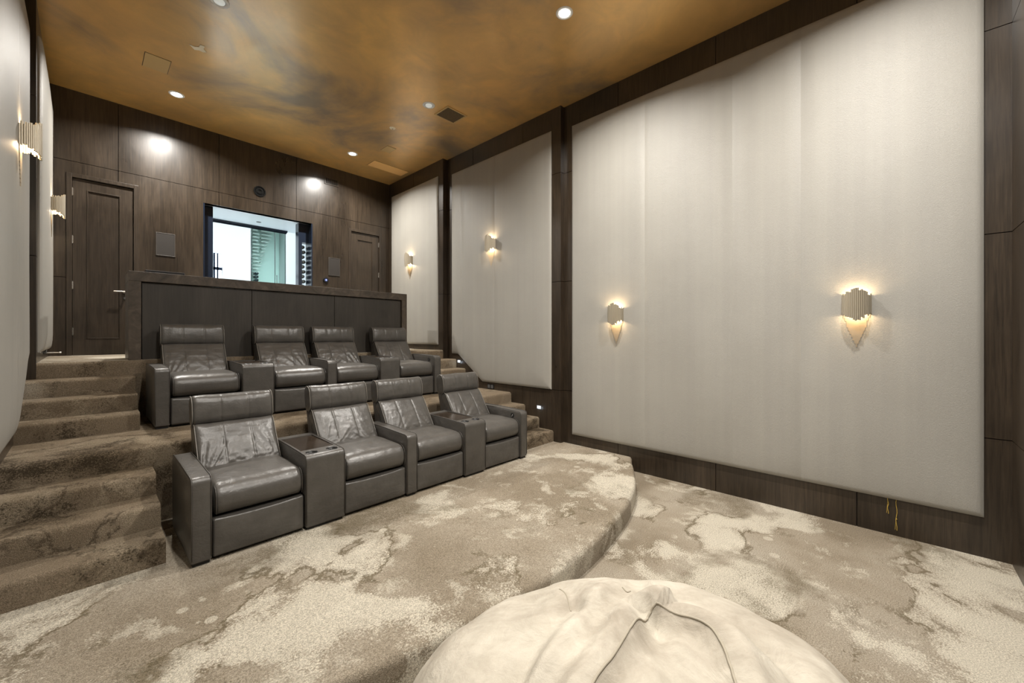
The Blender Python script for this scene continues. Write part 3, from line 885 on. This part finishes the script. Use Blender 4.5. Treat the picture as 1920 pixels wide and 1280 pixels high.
# ------------------------------------------------------------------ back wall fittings
def grille(x0, x1, z0, z1, label):
    t = empty('wall_speaker', ((x0+x1)/2, 8.325, (z0+z1)/2), label, 'speaker', 'square speakers set in the back wall'); a, b = (x1-x0)/2, (z1-z0)/2
    bm = bmesh.new()
    for p, q in (((-a, -b), (a, -b+.01)), ((-a, b-.01), (a, b)), ((-a, -b+.01), (-a+.01, b-.01)), ((a-.01, -b+.01), (a, b-.01))): box(bm, (p[0], -.012, p[1]), (q[0], 0, q[1]), .002)
    finish('frame', bm, M['shell'], t)
    bm = bmesh.new(); box(bm, (-a+.01, -.009, -b+.01), (a-.01, 0, b-.01)); finish('grille', bm, M['grille'], t)
grille(.762, .995, 3.03, 3.39, 'square dark speaker grille on the back wall left of the opening')
grille(3.397, 3.631, 3.005, 3.37, 'square dark speaker grille on the back wall between opening and right door')
t = empty('projector_port', (2.178, 8.325, 4.386), 'round black lens port in the back wall above the opening', 'lens port')
bm = bmesh.new(); ring(bm, (0, 0, 0), [(.078, .0), (.078, .012), (.09, .014), (.097, .008), (.097, .0)], 32); o = finish('rim', bm, M['matte'], t, True); o.rotation_euler.x = PI/2
bm = bmesh.new(); ring(bm, (0, 0, 0), [(.001, .002), (.03, .002), (.034, .012), (.045, .012), (.05, .003), (.078, .003)], 32); o = finish('lens', bm, M['matte'], t, True); o.rotation_euler.x = PI/2
t = empty('wall_vent', (3.458, 8.325, 4.914), 'small rectangular louvred vent high on the back wall', 'air vent')
bm = bmesh.new()
for p, q in (((-.14, -.07), (.14, -.052)), ((-.14, .052), (.14, .07)), ((-.14, -.052), (-.122, .052)), ((.122, -.052), (.14, .052))): box(bm, (p[0], -.014, p[1]), (q[0], 0, q[1]), .002)
finish('frame', bm, M['wood'], t)
bm = bmesh.new(); box(bm, (-.122, -.003, -.052), (.122, -.001, .052)); finish('backing', bm, M['slot'], t)
for k in range(13):
    bm = bmesh.new(); x = -.114+.019*k; box(bm, (x-.004, -.010, -.052), (x+.004, -.003, .052)); finish('slat', bm, M['wood'], t)
t = empty('thermostat', (3.345, 8.325, 2.90), 'round black wall thermostat with blue lit dial just above the bar', 'thermostat')
bm = bmesh.new(); cyl(bm, (0, -.028, 0), .048, .028, 'y', 32, .052); o = finish('body', bm, M['black'], t); autosmooth(o)
bm = bmesh.new(); cyl(bm, (0, -.030, 0), .026, .003, 'y', 28); finish('dial', bm, M['screen'], t)
bm = bmesh.new(); box(bm, (-.010, -.032, -.012), (-.003, -.0305, .012)); box(bm, (.002, -.032, -.012), (.010, -.0305, -.004)); box(bm, (.002, -.032, .004), (.010, -.0305, .012)); finish('digits', bm, M['glyph'], t)
t = empty('door_stop', (XL[2], 7.35, 1.575), 'short chrome rod door stop low on the left wall by the tall door', 'door stop')
bm = bmesh.new(); cyl(bm, (.0, 0, 0), .006, .13, 'x', 10); o = finish('rod', bm, M['chrome'], t); autosmooth(o)
bm = bmesh.new(); cyl(bm, (.0, 0, 0), .022, .012, 'x', 16); cyl(bm, (.02, 0, -.01), .008, .045, 'z', 10); finish('mount', bm, M['grey'], t)
bm = bmesh.new(); cyl(bm, (.13, 0, 0), .009, .014, 'x', 12); finish('tip', bm, M['white'], t)

# ------------------------------------------------------------------ side wall fittings
def steplight(x, y, z, s, label):
    t = empty('step_light', (x, y, z), label, 'step light', 'step lights in the side walls')
    bm = bmesh.new(); box(bm, (-.004*s, -.048, -.030), (-.0005*s, .048, .030) ) if s > 0 else box(bm, (.0005, -.048, -.03), (.004, .048, .03))
    finish('plate', bm, M['grey'], t)
    bm = bmesh.new(); a, b = sorted((-.0065*s, -.004*s)); box(bm, (a, -.036, -.020), (b, .036, .020)); finish('lens', bm, M['steplight'], t)
    light('POINT', 'step_glow', (-.05*s, 0, -.02), .12, (.75, .87, 1), .02, parent=t)
steplight(XR[1], 4.0, .664, 1, 'small lit white step light on the dark wall beside the lower right steps')
steplight(XR[1], 5.956, 1.294, 1, 'small lit white step light on the dark wall beside the upper right steps')
steplight(XL[1], 5.93, 1.30, -1, 'small lit step light at the left wall beside the upper left steps')
def outlet(x, y, z, s, label):
    t = empty('wall_outlet', (x, y, z), label, 'outlet', 'black outlets in the side walls')
    a, b = sorted((-.006*s, -.0005*s)); bm = bmesh.new(); box(bm, (a, -.085, -.045), (b, .085, .045), .002); finish('plate', bm, M['black'], t)
    for yy in (-.04, .04):
        a2, b2 = sorted((-.008*s, -.006*s)); bm = bmesh.new(); box(bm, (a2, yy-.028, -.03), (b2, yy+.028, .03)); finish('socket', bm, M['grey'], t)
outlet(XR[1], 5.094, .894, 1, 'black double outlet on the dark wall below the slanted panel corner')
outlet(XL[1], 5.15, 1.02, -1, 'black outlet low on the left wall by the middle landing')
for y, z0, z1, lab in ((.022, .185, .335, 'shorter yellow thread hanging below the largest fabric panel'), (-.033, .052, .330, 'longer yellow thread with frayed end hanging below the largest fabric panel')):
    bm = bmesh.new(); x = XR[0]-.006; n = 9
    tube(bm, [(x, y+.004*math.sin(k*1.3), z1-(z1-z0)*k/n) for k in range(n+1)], .0022, 6)
    tube(bm, [(x, y+.003+.006*k/n, z0+.09-.085*k/n) for k in range(n+1)], .0014, 5)
    bmesh.ops.create_uvsphere(bm, u_segments=8, v_segments=6, radius=.005, matrix=Matrix.Translation((x, y, z0+.10)))
    o = finish('thread', bm, M['yellow']); tag(o, lab, 'thread', 'yellow threads under the fabric panel')

# ------------------------------------------------------------------ bean bag in the foreground
S1 = [(.126, .164), (.088, .146), (.032, .083), (-.022, .014), (-.095, -.077), (-.182, -.181), (-.25, -.30), (-.30, -.45)]
S2 = [(.126, .164), (.168, .143), (.211, .095), (.26, .035), (.271, -.04), (.257, -.125), (.241, -.189), (.21, -.32), (.18, -.45)]
UPF = [(.126, .164), (.132, .213), (.148, .271), (.16, .34)]
PN1 = [(-.23, .353), (-.21, .27), (-.203, .19)]
PN2 = [(-.40, .33), (-.366, .264)]
PN3 = [(.038, .325), (.051, .299), (.068, .308)]
F1 = [(.02, .27), (-.06, .17), (-.15, .05), (-.25, -.10), (-.36, -.26)]
F2 = [(-.20, .20), (-.30, .05), (-.42, -.10), (-.52, -.22)]
F3 = [(-.05, .30), (-.16, .15), (-.28, -.02), (-.40, -.18)]
F4 = [(.24, .22), (.36, .10), (.46, -.05), (.50, -.20)]
F5 = [(.10, .02), (.08, -.12), (.05, -.30)]
def bag():
    F = Vector((math.sin(.81538), math.cos(.81538), 0)); Rr = Vector((math.cos(.81538), -math.sin(.81538), 0))
    cx = F*1.41+Rr*.437; RX, RY, H, e = .925, .747, .735, 2.87
    t = empty('bean_bag', (cx.x, cx.y, 0), 'large cream suede bean bag with meeting seams in the foreground', 'bean bag', rz=-.81538)
    NA, NR = 160, 60
    def surf(x, y):
        """height at local x (right), y (away)"""
        rho = math.hypot(x/RX, y/RY)
        rho = min(rho, 1)
        return rho, H*(1-rho**e)**(1/e)
    folds = [(S1, -.06, .05, .022), (S1, .06, .05, -.026), (S2, -.06, .055, -.034), (S2, .055, .045, .026), (UPF, .055, .05, -.014), (UPF, -.05, .045, .010), (F1, 0, .05, -.026), (F2, 0, .05, -.036), (F3, 0, .045, .018), (F4, 0, .05, -.034), (F5, 0, .06, -.03),
             (PN1, .03, .03, -.012), (PN1, -.025, .02, .008), (PN2, .025, .025, -.010), (S1, 0, .018, .008), (S2, 0, .018, .008)]
    def wr(x, y, z):
        d = .024*noise.noise(Vector((x*2.4, y*1.6, 1.3)))+.015*noise.noise(Vector((x*5.2+3, y*2.2, 4)))+.006*noise.noise(Vector((x*10+3, y*5, 4)))+.003*noise.noise(Vector((x*22+y*9, y*8, 2)))
        for path, off, wd, amp in folds:
            best = 9; sd = 0
            for (a, b) in zip(path, path[1:]):
                k = seg_d((x, y), a, b)
                if k < best:
                    best = k; cr = (b[0]-a[0])*(y-a[1])-(b[1]-a[1])*(x-a[0]); sd = 1 if cr > 0 else -1
            d += amp*math.exp(-((sd*best-off)/wd)**2)
        # soft folds that run down towards the viewer, left flank
        d += .010*math.sin(x*17+2.5*noise.noise(Vector((x*2, y*2, 7))))*max(0, min(1, (.30-y)/.4))*max(0, min(1, (.1-x)/.3))
        return d
    bm = bmesh.new(); top = bm.verts.new((0, 0, H+wr(0, 0, H))); prev = None
    for i in range(1, NR+1):
        ph = i/NR*PI/2; rho = math.sin(ph); rowv = []
        for k in range(NA):
            a = 2*PI*k/NA; x = RX*rho*math.cos(a); y = RY*rho*math.sin(a)
            z = H*max(0, 1-rho**e)**(1/e)
            d = wr(x, y, z)
            n = Vector((x/RX/RX*rho, y/RY/RY*rho, max(.05, z/H)))
            n.normalize()
            p = Vector((x, y, z*(1+.035*x/RX)))+n*d*(1 if z > .05 else .3)
            p.z = max(p.z, 0.002)
            rowv.append(bm.verts.new(p))
        if prev is None:
            for k in range(NA): bm.faces.new((top, rowv[k], rowv[(k+1) % NA]))
        else:
            for k in range(NA): bm.faces.new((prev[k], rowv[k], rowv[(k+1) % NA], prev[(k+1) % NA]))
        prev = rowv
    bm.faces.new(prev[::-1])
    cov = finish('cover', bm, M['suede'], t, True)
    return t, cov, F, Rr, cx
bagt, cov, BF, BR, bcx = bag()
# seams sit on the cover: drop points of a path onto the mesh from the camera side of the bag
def on_bag(pts, name, m, r):
    bpy.context.view_layer.update()
    out = []
    for x, y in pts:
        hit, loc, nor, idx = cov.ray_cast(Vector((x, y, 2)), Vector((0, 0, -1)))
        if hit: out.append(loc+nor*r*.3)
    bm = bmesh.new(); tube(bm, out, r, 7); finish(name, bm, m, bagt, True)
def spline(ps, n=14):
    out = []
    P = [ps[0]]+ps+[ps[-1]]
    for i in range(1, len(P)-2):
        for k in range(n):
            t = k/n; a, b, c, d = P[i-1], P[i], P[i+1], P[i+2]
            out.append(tuple(.5*((2*b[j])+(-a[j]+c[j])*t+(2*a[j]-5*b[j]+4*c[j]-d[j])*t*t+(-a[j]+3*b[j]-3*c[j]+d[j])*t**3) for j in range(2)))
    out.append(ps[-1]); return out

on_bag(spline(S1), 'seam', M['welt_suede'], .0045)
on_bag(spline(S2), 'seam', M['welt_suede'], .0045)
on_bag(spline(PN1), 'pinch_stitch', M['welt_suede'], .003)
on_bag(spline(PN3), 'pinch_stitch', M['welt_suede'], .003)
